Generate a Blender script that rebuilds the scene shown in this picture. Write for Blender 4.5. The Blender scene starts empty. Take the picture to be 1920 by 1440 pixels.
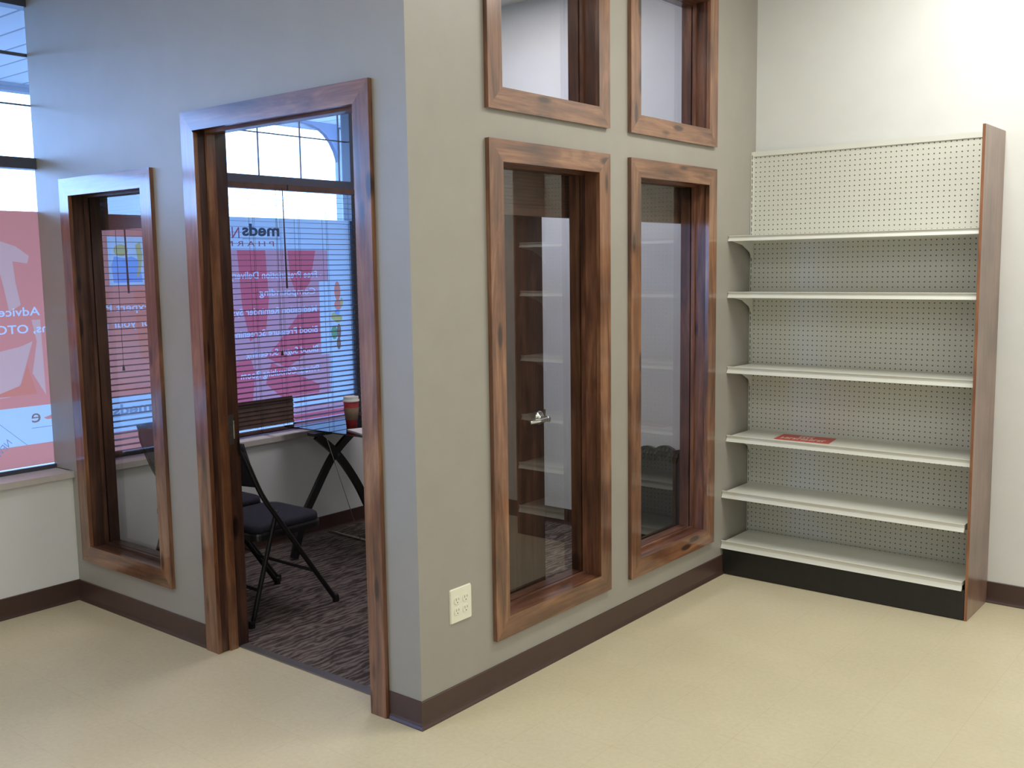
import bpy, bmesh, math, random
from mathutils import Vector, Matrix, geometry
random.seed(4)
S = bpy.context.scene
COL = S.collection
PI = math.pi
# ------------------------------------------------------------------ camera
cd = bpy.data.cameras.new('camera'); cam = bpy.data.objects.new('camera', cd); COL.objects.link(cam)
cd.sensor_width = 36; cd.lens = 1884.94/1920*36; cd.clip_start = .05; cd.clip_end = 300
Rv = Vector((0.77778729, 0.62836254, -0.01440305)); Uv = Vector((-0.06123807, 0.09856721, 0.99324438)); Fv = Vector((-0.62553723, 0.77165084, -0.11514404))
M = Matrix((Rv, Uv, -Fv)).transposed().to_4x4(); M.translation = (2.4434, -2.4722, 1.6505)
cam.matrix_world = M; S.camera = cam
# ------------------------------------------------------------------ light
S.view_settings.view_transform = 'Standard'; S.view_settings.look = 'None'; S.view_settings.gamma = 1
S.view_settings.use_curve_mapping = False; S.view_settings.exposure = 0.0
W = bpy.data.worlds.new('sky'); S.world = W; W.use_nodes = True
SKY = 1.0
bg = W.node_tree.nodes['Background']; bg.inputs[0].default_value = (.26, .48, 1.0, 1); bg.inputs[1].default_value = 12.5*SKY

def area(name, loc, sx, sy, power, col):
    l = bpy.data.lights.new(name, 'AREA'); l.shape = 'RECTANGLE'; l.size = sx; l.size_y = sy; l.energy = power; l.color = col
    o = bpy.data.objects.new(name, l); o.location = loc; COL.objects.link(o); return o
CZ = 3.3
LAMP = 22; WARM = (1.0, 1.0, .95)
for lx, share in ((1.35, 1.0), (3.6, .75), (5.6, .75)):
    for ly, k in ((-5.4, .4), (-3.2, .5), (-1.0, .9), (1.60, 1.75)):
        area('troffer_lamp', (lx, ly, CZ-.02), .6, 1.2, LAMP*k*share, WARM)
area('troffer_lamp', (-1.0, -2.2, CZ-.02), .6, 1.2, LAMP*1.1, WARM)
area('troffer_lamp', (-1.0, -5.0, CZ-.02), .6, 1.2, LAMP*.5, WARM)
area('booth_fill', (-1.25, 1.55, CZ-.02), .6, 1.2, 24, (.94, .88, 1.0))  # added lavender fill to brighten the booth interior, not a visible fixture

# ------------------------------------------------------------------ materials
MATS = {}
class NT:
    def __init__(s, name):
        m = bpy.data.materials.new(name); m.use_nodes = True; s.m = m; s.t = m.node_tree; s.b = s.t.nodes['Principled BSDF']; s.out = s.t.nodes['Material Output']
        MATS[name] = m
    def n(s, typ, **kw):
        x = s.t.nodes.new(typ)
        for k, v in kw.items():
            if k in x.bl_rna.properties: setattr(x, k, v)
            else: x.inputs[k].default_value = v
        return x
    def l(s, a, b): s.t.links.new(a, b)
    def coords(s, scale, kind='Object', rnd=False):
        tc = s.n('ShaderNodeTexCoord'); mp = s.n('ShaderNodeMapping'); mp.inputs['Scale'].default_value = scale
        s.l(tc.outputs[kind], mp.inputs['Vector'])
        if rnd:
            oi = s.n('ShaderNodeObjectInfo'); mul = s.n('ShaderNodeMath', operation='MULTIPLY'); mul.inputs[1].default_value = 37.0
            s.l(oi.outputs['Random'], mul.inputs[0]); cx = s.n('ShaderNodeCombineXYZ')
            for i in range(3): s.l(mul.outputs[0], cx.inputs[i])
            s.l(cx.outputs[0], mp.inputs['Location'])
        return mp.outputs[0]
    def noise(s, vec, scale, detail=4, rough=.55, dist=0):
        x = s.n('ShaderNodeTexNoise'); x.inputs['Scale'].default_value = scale; x.inputs['Detail'].default_value = detail
        x.inputs['Roughness'].default_value = rough; x.inputs['Distortion'].default_value = dist
        s.l(vec, x.inputs['Vector']); return x.outputs['Fac']
    def ramp(s, fac, stops):
        r = s.n('ShaderNodeValToRGB'); e = r.color_ramp.elements
        while len(e) < len(stops): e.new(.5)
        for q, (p, c) in zip(e, stops): q.position = p; q.color = (*c, 1)
        s.l(fac, r.inputs[0]); return r.outputs[0]
    def mix(s, fac, a, b, bt='MIX'):
        x = s.n('ShaderNodeMix', data_type='RGBA', blend_type=bt)
        for v, i in ((fac, 0), (a, 6), (b, 7)):
            if isinstance(v, (int, float)): x.inputs[i].default_value = v
            elif isinstance(v, tuple): x.inputs[i].default_value = (*v, 1)
            else: s.l(v, x.inputs[i])
        return x.outputs[2]
    def bump(s, h, st, dist=.01):
        x = s.n('ShaderNodeBump'); x.inputs['Strength'].default_value = st; x.inputs['Distance'].default_value = dist
        s.l(h, x.inputs['Height']); s.l(x.outputs[0], s.b.inputs['Normal'])
def plain(name, col, rough=.5, metal=0, spec=.5, var=.06, nscale=6, bump=0, bscale=200):
    t = NT(name); v = t.coords((1, 1, 1))
    f = t.noise(v, nscale)
    c = t.ramp(f, [(.3, tuple(x*(1-var) for x in col)), (.7, tuple(min(1, x*(1+var)) for x in col))])
    t.l(c, t.b.inputs['Base Color']); t.b.inputs['Roughness'].default_value = rough; t.b.inputs['Metallic'].default_value = metal
    t.b.inputs['Specular IOR Level'].default_value = spec
    if bump: t.bump(t.noise(v, bscale, 2), bump, .002)
    return t.m
plain('taupe_paint', (.325, .303, .262), .42, var=.03, bump=.12, bscale=260)
plain('cream_paint', (.73, .73, .70), .55, var=.02, bump=.1, bscale=260)
plain('ceiling_white', (.75, .75, .70), .8, var=.03)
plain('base_vinyl', (.062, .032, .026), .35, var=.08)
plain('sill_laminate', (.55, .50, .45), .35, var=.04, nscale=30)
plain('window_metal', (.06, .065, .085), .35, var=.05)
plain('shelf_enamel', (.72, .72, .65), .4, var=.02)
plain('kick_black', (.012, .012, .011), .4, var=.2, nscale=20)
plain('outlet_plastic', (.78, .77, .62), .35, var=.01)
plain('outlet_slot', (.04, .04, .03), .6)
plain('brushed_metal', (.62, .60, .52), .28, metal=1, var=.08, nscale=40)
plain('chrome', (.8, .8, .8), .12, metal=1, var=.02)
plain('black_metal', (.010, .010, .011), .38, var=.2)
plain('navy_fabric', (.018, .017, .028), .85, var=.2, nscale=90, bump=.3, bscale=900)
plain('blind_wood', (.075, .036, .024), .42, var=.3, nscale=14)
plain('blind_cord', (.03, .018, .014), .7)
plain('paper', (.80, .76, .74), .7, var=.02)
plain('cup_red', (.33, .02, .02), .45, var=.1, nscale=60)
plain('cup_sleeve', (.20, .13, .08), .8, var=.1, nscale=90)
plain('cup_lid', (.82, .80, .76), .35, var=.01)
plain('threshold_metal', (.22, .20, .20), .35, metal=.6)
plain('black_carved', (.022, .022, .022), .4, var=.3, nscale=50)
plain('sign_red', (.62, .07, .05), .4, var=.05)
plain('sign_white', (.85, .80, .75), .5)
plain('pavement', (.16, .16, .16), .85, var=.1)
plain('siding', (.24, .26, .29), .6, var=.03)
plain('siding_dark', (.10, .12, .17), .6, var=.05)
def _soffit():
    t = NT('soffit_vinyl'); tc = t.n('ShaderNodeTexCoord'); sp = t.n('ShaderNodeSeparateXYZ'); t.l(tc.outputs['Object'], sp.inputs[0])
    m = t.n('ShaderNodeMath', operation='MULTIPLY'); m.inputs[1].default_value = 1/.20; t.l(sp.outputs[1], m.inputs[0])
    f = t.n('ShaderNodeMath', operation='FRACT'); t.l(m.outputs[0], f.inputs[0])
    c = t.ramp(f.outputs[0], [(0, (.18, .18, .2)), (.07, (.18, .18, .2)), (.1, (.52, .52, .53)), (1, (.56, .56, .56))])
    t.l(c, t.b.inputs['Base Color']); t.b.inputs['Roughness'].default_value = .5
_soffit()
def _floor():
    t = NT('beige_vinyl'); v = t.coords((1, 1, 1))
    a = t.noise(v, 2.2, 3); b = t.noise(v, 55, 5, .7)
    c1 = t.ramp(a, [(.3, (.60, .53, .365)), (.7, (.65, .575, .40))]); c2 = t.ramp(b, [(.35, (.86, .85, .82)), (.65, (1, 1, 1))])
    c = t.mix(.6, c1, c2, 'MULTIPLY')
    br = t.n('ShaderNodeTexBrick', offset=0.0, squash=1.0); t.l(t.coords((1, 1, 1)), br.inputs['Vector'])
    br.inputs['Color1'].default_value = (1, 1, 1, 1); br.inputs['Color2'].default_value = (.985, .98, .97, 1); br.inputs['Mortar'].default_value = (.90, .88, .84, 1)
    br.inputs['Scale'].default_value = 1; br.inputs['Brick Width'].default_value = .305; br.inputs['Row Height'].default_value = .305; br.inputs['Mortar Size'].default_value = .0012
    c = t.mix(1.0, c, br.outputs['Color'], 'MULTIPLY')
    t.l(c, t.b.inputs['Base Color']); t.b.inputs['Roughness'].default_value = .33; t.b.inputs['Specular IOR Level'].default_value = .4
    t.bump(t.noise(v, 30, 3), .03, .003)
_floor()
def _carpet():
    t = NT('carpet_brown'); v = t.coords((20, 5, 1)); tc2 = t.coords((1, 1, 1))
    w = t.n('ShaderNodeTexWave', wave_type='BANDS', bands_direction='X'); t.l(t.coords((1, .35, 1)), w.inputs['Vector'])
    w.inputs['Scale'].default_value = 9.0; w.inputs['Distortion'].default_value = 9; w.inputs['Detail'].default_value = 3; w.inputs['Detail Scale'].default_value = 2.5
    n = t.noise(v, 1.1, 4, .6, .8)
    f = t.mix(.55, w.outputs['Color'], t.ramp(n, [(.3, (0, 0, 0)), (.7, (1, 1, 1))]))
    c = t.ramp(f, [(.25, (.060, .045, .043)), (.5, (.122, .097, .088)), (.75, (.200, .165, .140))])
    t.l(c, t.b.inputs['Base Color']); t.b.inputs['Roughness'].default_value = .95; t.b.inputs['Specular IOR Level'].default_value = .1
    t.bump(t.noise(tc2, 350, 2), .5, .004)
_carpet()
def _wood(name, dark, mid, light, rough, coat, knots=True):
    t = NT(name); v = t.coords((1.0, 9, 9), rnd=True)
    n1 = t.noise(v, 1.6, 5, .6, 1.2); n2 = t.noise(t.coords((3, 60, 60), rnd=True), 1.5, 3, .6, .4); n3 = t.noise(t.coords((1, 1, 1), rnd=True), 3.0, 3)
    c = t.ramp(n1, [(.28, dark), (.5, mid), (.74, light)])
    g = t.ramp(n2, [(.3, (.55, .5, .48)), (.6, (1, 1, 1))]); c = t.mix(.75, c, g, 'MULTIPLY')
    bl = t.ramp(n3, [(.33, (.55, .5, .5)), (.55, (1, 1, 1))]); c = t.mix(.8, c, bl, 'MULTIPLY')
    if knots:
        vo = t.n('ShaderNodeTexVoronoi', voronoi_dimensions='3D'); t.l(t.coords((3.2, 11, 4), rnd=True), vo.inputs['Vector']); vo.inputs['Scale'].default_value = 1.0
        k = t.ramp(vo.outputs['Distance'], [(0, (.10, .07, .06)), (.12, (.14, .09, .08)), (.20, (1, 1, 1)), (1, (1, 1, 1))]); c = t.mix(.9, c, k, 'MULTIPLY')
    t.l(c, t.b.inputs['Base Color']); t.b.inputs['Roughness'].default_value = rough; t.b.inputs['Coat Weight'].default_value = coat; t.b.inputs['Coat Roughness'].default_value = .12
    t.bump(n2, .08, .002)
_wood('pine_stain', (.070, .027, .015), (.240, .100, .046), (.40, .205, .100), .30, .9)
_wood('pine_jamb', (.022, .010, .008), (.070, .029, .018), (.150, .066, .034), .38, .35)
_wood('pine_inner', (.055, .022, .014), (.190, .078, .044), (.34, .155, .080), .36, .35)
_wood('door_wood', (.018, .008, .006), (.060, .026, .017), (.12, .055, .03), .35, .3, False)
_wood('end_laminate', (.22, .13, .095), (.27, .165, .12), (.32, .20, .145), .28, .2, False)
_wood('end_edge', (.26, .10, .045), (.34, .14, .06), (.42, .18, .08), .4, .2, False)
def _peg():
    t = NT('pegboard'); tc = t.n('ShaderNodeTexCoord'); sp = t.n('ShaderNodeSeparateXYZ'); t.l(tc.outputs['Object'], sp.inputs[0])
    ds = []
    for i in (0, 2):
        m = t.n('ShaderNodeMath', operation='DIVIDE'); m.inputs[1].default_value = .0254; t.l(sp.outputs[i], m.inputs[0])
        a = t.n('ShaderNodeMath', operation='ADD'); a.inputs[1].default_value = 500.5; t.l(m.outputs[0], a.inputs[0])
        f = t.n('ShaderNodeMath', operation='FRACT'); t.l(a.outputs[0], f.inputs[0])
        s_ = t.n('ShaderNodeMath', operation='SUBTRACT'); s_.inputs[1].default_value = .5; t.l(f.outputs[0], s_.inputs[0])
        p = t.n('ShaderNodeMath', operation='POWER'); p.inputs[1].default_value = 2; 
        ab = t.n('ShaderNodeMath', operation='ABSOLUTE'); t.l(s_.outputs[0], ab.inputs[0]); t.l(ab.outputs[0], p.inputs[0]); ds.append(p.outputs[0])
    ad = t.n('ShaderNodeMath', operation='ADD'); t.l(ds[0], ad.inputs[0]); t.l(ds[1], ad.inputs[1])
    sq = t.n('ShaderNodeMath', operation='SQRT'); t.l(ad.outputs[0], sq.inputs[0])
    c = t.ramp(sq.outputs[0], [(0, (.075, .07, .05)), (.118, (.10, .09, .07)), (.145, (.66, .66, .58)), (1, (.66, .66, .58))])
    t.l(c, t.b.inputs['Base Color']); t.b.inputs['Roughness'].default_value = .45
_peg()
def _deck():
    t = NT('deck_enamel'); tc = t.n('ShaderNodeTexCoord'); sp = t.n('ShaderNodeSeparateXYZ'); t.l(tc.outputs['Object'], sp.inputs[0])
    w = []
    for i, p in ((0, .009), (1, .009)):
        m = t.n('ShaderNodeMath', operation='MULTIPLY'); m.inputs[1].default_value = 2*PI/p; t.l(sp.outputs[i], m.inputs[0])
        s_ = t.n('ShaderNodeMath', operation='SINE'); t.l(m.outputs[0], s_.inputs[0]); w.append(s_.outputs[0])
    mu = t.n('ShaderNodeMath', operation='MULTIPLY'); t.l(w[0], mu.inputs[0]); t.l(w[1], mu.inputs[1])
    gt = t.n('ShaderNodeMath', operation='GREATER_THAN'); gt.inputs[1].default_value = .6; t.l(mu.outputs[0], gt.inputs[0])
    ls = t.n('ShaderNodeMath', operation='LESS_THAN'); ls.inputs[1].default_value = .075; t.l(sp.outputs[1], ls.inputs[0])
    mm = t.n('ShaderNodeMath', operation='MULTIPLY'); t.l(gt.outputs[0], mm.inputs[0]); t.l(ls.outputs[0], mm.inputs[1])
    c = t.mix(mm.outputs[0], (.72, .72, .65), (.42, .42, .38)); t.l(c, t.b.inputs['Base Color']); t.b.inputs['Roughness'].default_value = .4
_deck()
def _glass(name, tint, ior=1.5, extra=0.0):
    t = NT(name); t.t.nodes.remove(t.b)
    tr = t.n('ShaderNodeBsdfTransparent'); tr.inputs[0].default_value = (*tint, 1); gl = t.n('ShaderNodeBsdfGlossy'); gl.inputs['Roughness'].default_value = 0.0
    lw = t.n('ShaderNodeLayerWeight'); lw.inputs[0].default_value = .5; mx = t.n('ShaderNodeMixShader')
    pw = t.n('ShaderNodeMath', operation='POWER'); pw.inputs[1].default_value = 5.0; t.l(lw.outputs['Facing'], pw.inputs[0])
    # two surfaces of a pane reflect about twice as much as one
    m = t.n('ShaderNodeMath', operation='MULTIPLY_ADD', use_clamp=True); m.inputs[1].default_value = .92; m.inputs[2].default_value = .11+extra; t.l(pw.outputs[0], m.inputs[0])
    t.l(m.outputs[0], mx.inputs[0]); t.l(tr.outputs[0], mx.inputs[1]); t.l(gl.outputs[0], mx.inputs[2]); t.l(mx.outputs[0], t.out.inputs[0])
_glass('pane_glass', (.93, .95, .93)); _glass('outer_glass', (.92, .95, .95)); _glass('desk_glass', (.10, .11, .11), 1.5, .04)
def film(name, col, tr):
    t = NT(name); t.t.nodes.remove(t.b)
    d = t.n('ShaderNodeBsdfDiffuse'); d.inputs[0].default_value = (*col, 1); q = t.n('ShaderNodeBsdfTranslucent'); q.inputs[0].default_value = (*tr, 1)
    mx = t.n('ShaderNodeMixShader'); mx.inputs[0].default_value = .6; t.l(d.outputs[0], mx.inputs[1]); t.l(q.outputs[0], mx.inputs[2]); t.l(mx.outputs[0], t.out.inputs[0])
FK = .50
for n_, c_ in dict(film_white=(.75, .80, .85), film_mauve=(.84, .40, .42), film_red=(.90, .18, .21), film_grey=(.10, .10, .12), film_logo_red=(.55, .12, .14),
                   film_orange=(1.0, .34, .24), film_pale=(.95, .52, .40), film_salmon=(1.0, .30, .18), film_letter=(.82, .85, .95), film_yellow=(.75, .60, .22), film_blue=(.30, .50, .85),
                   film_green=(.25, .45, .22), film_line=(.35, .36, .42), film_brown=(.40, .22, .15)).items():
    film(n_, tuple(min(1, x*.85) for x in c_), tuple(x*FK for x in c_))

# ------------------------------------------------------------------ helpers
def mk(name, bm, mat, parent=None, bevel=0, smooth=False, M_=None, origin=None):
    if isinstance(mat, str): mat = [mat]
    if bevel:
        es = [e for e in bm.edges if len(e.link_faces) == 2 and e.calc_face_angle(0) > .6]
        bmesh.ops.bevel(bm, geom=es, offset=bevel, segments=2, affect='EDGES', profile=.5)
    bmesh.ops.recalc_face_normals(bm, faces=bm.faces[:])
    if origin is not None:
        bmesh.ops.translate(bm, verts=bm.verts[:], vec=-Vector(origin))
    me = bpy.data.meshes.new(name); bm.to_mesh(me); bm.free()
    for m in mat: me.materials.append(MATS[m])
    if smooth:
        for p in me.polygons: p.use_smooth = True
    o = bpy.data.objects.new(name, me); COL.objects.link(o)
    if M_ is not None: o.matrix_world = M_
    if origin is not None: o.location = origin
    if parent is not None:
        o.parent = parent; o.matrix_parent_inverse = parent.matrix_basis.inverted()
    return o
def tag(o, label=None, cat=None, group=None, kind=None):
    if label: o['label'] = label
    if cat: o['category'] = cat
    if group: o['group'] = group
    if kind: o['kind'] = kind
    return o
def empty(name, loc, label=None, cat=None, group=None, kind=None):
    o = bpy.data.objects.new(name, None); o.location = loc; o.empty_display_size = .1; COL.objects.link(o); return tag(o, label, cat, group, kind)
def box(bm, a, b, mi=0):
    x0, x1 = sorted((a[0], b[0])); y0, y1 = sorted((a[1], b[1])); z0, z1 = sorted((a[2], b[2]))
    v = [bm.verts.new(p) for p in ((x0,y0,z0),(x1,y0,z0),(x1,y1,z0),(x0,y1,z0),(x0,y0,z1),(x1,y0,z1),(x1,y1,z1),(x0,y1,z1))]
    for f in ((3,2,1,0),(4,5,6,7),(0,1,5,4),(1,2,6,5),(2,3,7,6),(3,0,4,7)): bm.faces.new([v[i] for i in f]).material_index = mi
def bx(*boxes):
    bm = bmesh.new()
    for a, b in boxes: box(bm, a, b)
    return bm
def prism(bm, pts, ax, a, b):
    """polygon pts in the two other axes, extruded from a to b along ax"""
    def P(p, w):
        q = list(p); q.insert(ax, w); return q
    A = [bm.verts.new(P(p, a)) for p in pts]; B = [bm.verts.new(P(p, b)) for p in pts]; n = len(pts)
    bm.faces.new(A); bm.faces.new(B[::-1])
    for i in range(n): bm.faces.new((A[i], A[(i+1) % n], B[(i+1) % n], B[i]))
def tube(bm, pts, r, seg=10, cap=True):
    pts = [Vector(p) for p in pts]; rings = []; n = len(pts)
    prev = None
    for i, p in enumerate(pts):
        d = (pts[min(i+1, n-1)]-pts[max(i-1, 0)]).normalized()
        if prev is None: u = d.orthogonal().normalized()
        else: u = (prev-d*prev.dot(d)).normalized()
        prev = u; w = d.cross(u); rr = r[i] if isinstance(r, (list, tuple)) else r
        rings.append([bm.verts.new(p+(u*math.cos(2*PI*k/seg)+w*math.sin(2*PI*k/seg))*rr) for k in range(seg)])
    for a, b in zip(rings, rings[1:]):
        for k in range(seg): bm.faces.new((a[k], a[(k+1) % seg], b[(k+1) % seg], b[k]))
    if cap: bm.faces.new(rings[0][::-1]); bm.faces.new(rings[-1])
def spline(pts, n=8):
    P = [Vector(p) for p in pts]; out = []
    for i in range(len(P)-1):
        a, b, c, d = P[max(i-1, 0)], P[i], P[i+1], P[min(i+2, len(P)-1)]
        for k in range(n):
            t = k/n; out.append(.5*((2*b)+(c-a)*t+(2*a-5*b+4*c-d)*t*t+(3*b-a-3*c+d)*t**3))
    out.append(P[-1]); return out
def lathe(bm, prof, c, seg=28, mi=None):
    rings = [[bm.verts.new((c[0]+r*math.cos(2*PI*k/seg), c[1]+r*math.sin(2*PI*k/seg), c[2]+z)) for k in range(seg)] for r, z in prof]
    for a, b in zip(rings, rings[1:]):
        for k in range(seg): bm.faces.new((a[k], a[(k+1) % seg], b[(k+1) % seg], b[k]))
    if prof[0][0] > 1e-4: bm.faces.new(rings[0][::-1])
    if prof[-1][0] > 1e-4: bm.faces.new(rings[-1])
def wall(name, axis, w0, w1, u0, u1, v0, v1, holes, mat, parent=None, kind='structure'):
    """slab with openings. axis 0: normal x, u=y, v=z; axis 1: normal y, u=x, v=z; axis 2: normal z, u=x, v=y"""
    us = sorted({u0, u1, *[h[0] for h in holes if u0 < h[0] < u1], *[h[1] for h in holes if u0 < h[1] < u1]}); vs = sorted({v0, v1, *[h[2] for h in holes if v0 < h[2] < v1], *[h[3] for h in holes if v0 < h[3] < v1]})
    bm = bmesh.new(); vc = {}
    def V(u, v, w):
        k = (round(u, 5), round(v, 5), round(w, 5))
        if k not in vc:
            p = [u, v]; p.insert(axis, w); vc[k] = bm.verts.new(p)
        return vc[k]
    nu, nv = len(us)-1, len(vs)-1
    sol = [[not any(h[0]-1e-6 < (us[i]+us[i+1])/2 < h[1]+1e-6 and h[2]-1e-6 < (vs[j]+vs[j+1])/2 < h[3]+1e-6 for h in holes) for j in range(nv)] for i in range(nu)]
    g = lambda i, j: 0 <= i < nu and 0 <= j < nv and sol[i][j]
    for i in range(nu):
        for j in range(nv):
            if not sol[i][j]: continue
            a, b, c, d = us[i], us[i+1], vs[j], vs[j+1]
            for w in (w0, w1): bm.faces.new((V(a,c,w), V(b,c,w), V(b,d,w), V(a,d,w)))
            if not g(i-1, j): bm.faces.new((V(a,c,w0), V(a,d,w0), V(a,d,w1), V(a,c,w1)))
            if not g(i+1, j): bm.faces.new((V(b,c,w0), V(b,d,w0), V(b,d,w1), V(b,c,w1)))
            if not g(i, j-1): bm.faces.new((V(a,c,w0), V(b,c,w0), V(b,c,w1), V(a,c,w1)))
            if not g(i, j+1): bm.faces.new((V(a,d,w0), V(b,d,w0), V(b,d,w1), V(a,d,w1)))
    o = mk(name, bm, mat, parent)
    if kind: tag(o, kind=kind)
    return o
def frame_mat(o, u, v):
    u, v = Vector(u), Vector(v); w = u.cross(v); m = Matrix((u, v, w)).transposed().to_4x4(); m.translation = o; return m
# ------------------------------------------------------------------ dimensions
XW = -2.42            # room face of the window wall
XG = -2.61            # its glass
LB = 2.6566           # back wall
T = .14               # booth wall thickness
A1 = (-2.3347, -1.5438, .2238, 2.1022, -2.2528, -1.6247, .3028, 2.0218)     # side pane: outer u0 u1 v0 v1, inner u0 u1 v0 v1
D1 = (-1.2938, -.1646, 0, 2.3050, -1.2049, -.2469, 0, 2.2259)
B1 = (.4045, 1.2092, .2060, 2.1259, .4890, 1.1295, .2877, 2.0453)
E1 = (1.3764, 2.1811, .2060, 2.1259, 1.4579, 2.1015, .2877, 2.0453)
B2 = (.4045, 1.2092, 2.2336, 3.01, .4890, 1.1295, 2.3199, 2.926)
E2 = (1.3764, 2.1811, 2.2336, 3.01, 1.4579, 2.1015, 2.3199, 2.926)
def hole(q, j=.022): return (q[4]-j, q[5]+j, (q[6]-j) if q[6] > 0 else -1, q[7]+j)
# ------------------------------------------------------------------ shell
wall('floor', 2, -.08, 0, XW-.2, 6.5, -7, .095, [], 'beige_vinyl')
mk('floor', bx(((0-T+.02, .095, -.08), (6.5, LB, 0))), 'beige_vinyl')['kind'] = 'structure'
tag(mk('floor', bx(((XW-.2, .128, -.08), (-T+.02, LB, 0.004))), 'carpet_brown'), kind='structure')
tag(mk('trim_1', bx(((D1[4], .088, -.01), (D1[5], .130, .006))), 'threshold_metal', bevel=.002), kind='structure')
wall('ceiling', 2, CZ, CZ+.1, XW-.2, 6.6, -7.1, LB+.1, [], 'ceiling_white')
wall('wall_back', 1, LB, LB+.12, XW-.2, 6.6, 0, CZ, [], 'cream_paint')
wall('wall_right', 0, 6.5, 6.6, -7, LB, 0, CZ, [], 'cream_paint')
wall('wall_front', 1, -7.1, -7, XW-.2, 6.6, 0, CZ, [], 'cream_paint')
WZ0, WZ1 = .640, 2.985
WIN = [(-5.6, -2.35), (-2.25, .86), (.96, 2.10)]
wall('wall_left', 0, XW-.25, XW, -7, LB, 0, CZ, [(a, b, WZ0, WZ1) for a, b in WIN], 'cream_paint')
wall('wall_booth_side', 1, 0, T, XW, 0, 0, CZ, [hole(A1), hole(D1)], 'taupe_paint')
mk('wall_booth_side', bx(((XG+.012, .0005, WZ0+.027), (XW, T-.0005, WZ1-.002))), 'taupe_paint')['kind'] = 'structure'
wall('wall_booth_front', 0, -T, 0, T, LB, 0, CZ, [hole(B1), hole(E1), hole(B2), hole(E2)], 'taupe_paint')
def basebd(name, a, b, n, h=.1046, th=.006, start=0, stop=0):
    """vinyl cove base from a to b (xy), n = direction it faces"""
    a, b, n = Vector((*a, 0)), Vector((*b, 0)), Vector((*n, 0)); bm = bmesh.new()
    prof = [(0, 0), (.014, 0), (.013, .004), (.0085, .012), (th, .022), (th, h-.002), (th-.002, h), (0, h)]
    run = (b-a).normalized()
    A = [bm.verts.new(a+n*p-run*p*start+Vector((0, 0, z))) for p, z in prof]; B = [bm.verts.new(b+n*p+run*p*stop+Vector((0, 0, z))) for p, z in prof]
    bm.faces.new(A); bm.faces.new(B[::-1])
    for i in range(len(prof)): bm.faces.new((A[i], A[(i+1) % len(prof)], B[(i+1) % len(prof)], B[i]))
    return tag(mk(name, bm, 'base_vinyl'), kind='structure')
basebd('baseboard_left', (XW, -7), (XW, 0), (1, 0)); basebd('baseboard_left', (XW, T), (XW, LB), (1, 0))
basebd('baseboard_booth_side', (XW, 0), (D1[0], 0), (0, -1)); basebd('baseboard_booth_side', (D1[1], 0), (0, 0), (0, -1), stop=1)
basebd('baseboard_booth_front', (0, 0), (0, 2.31), (1, 0), start=1)
basebd('baseboard_back', (1.243, LB), (6.5, LB), (0, -1)); basebd('baseboard_back', (XW, LB), (-T, LB), (0, -1))
basebd('baseboard_booth_inside', (-T, T), (-T, LB), (-1, 0)); basebd('baseboard_booth_inside', (XW, T), (D1[4]-.03, T), (0, 1))
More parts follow.
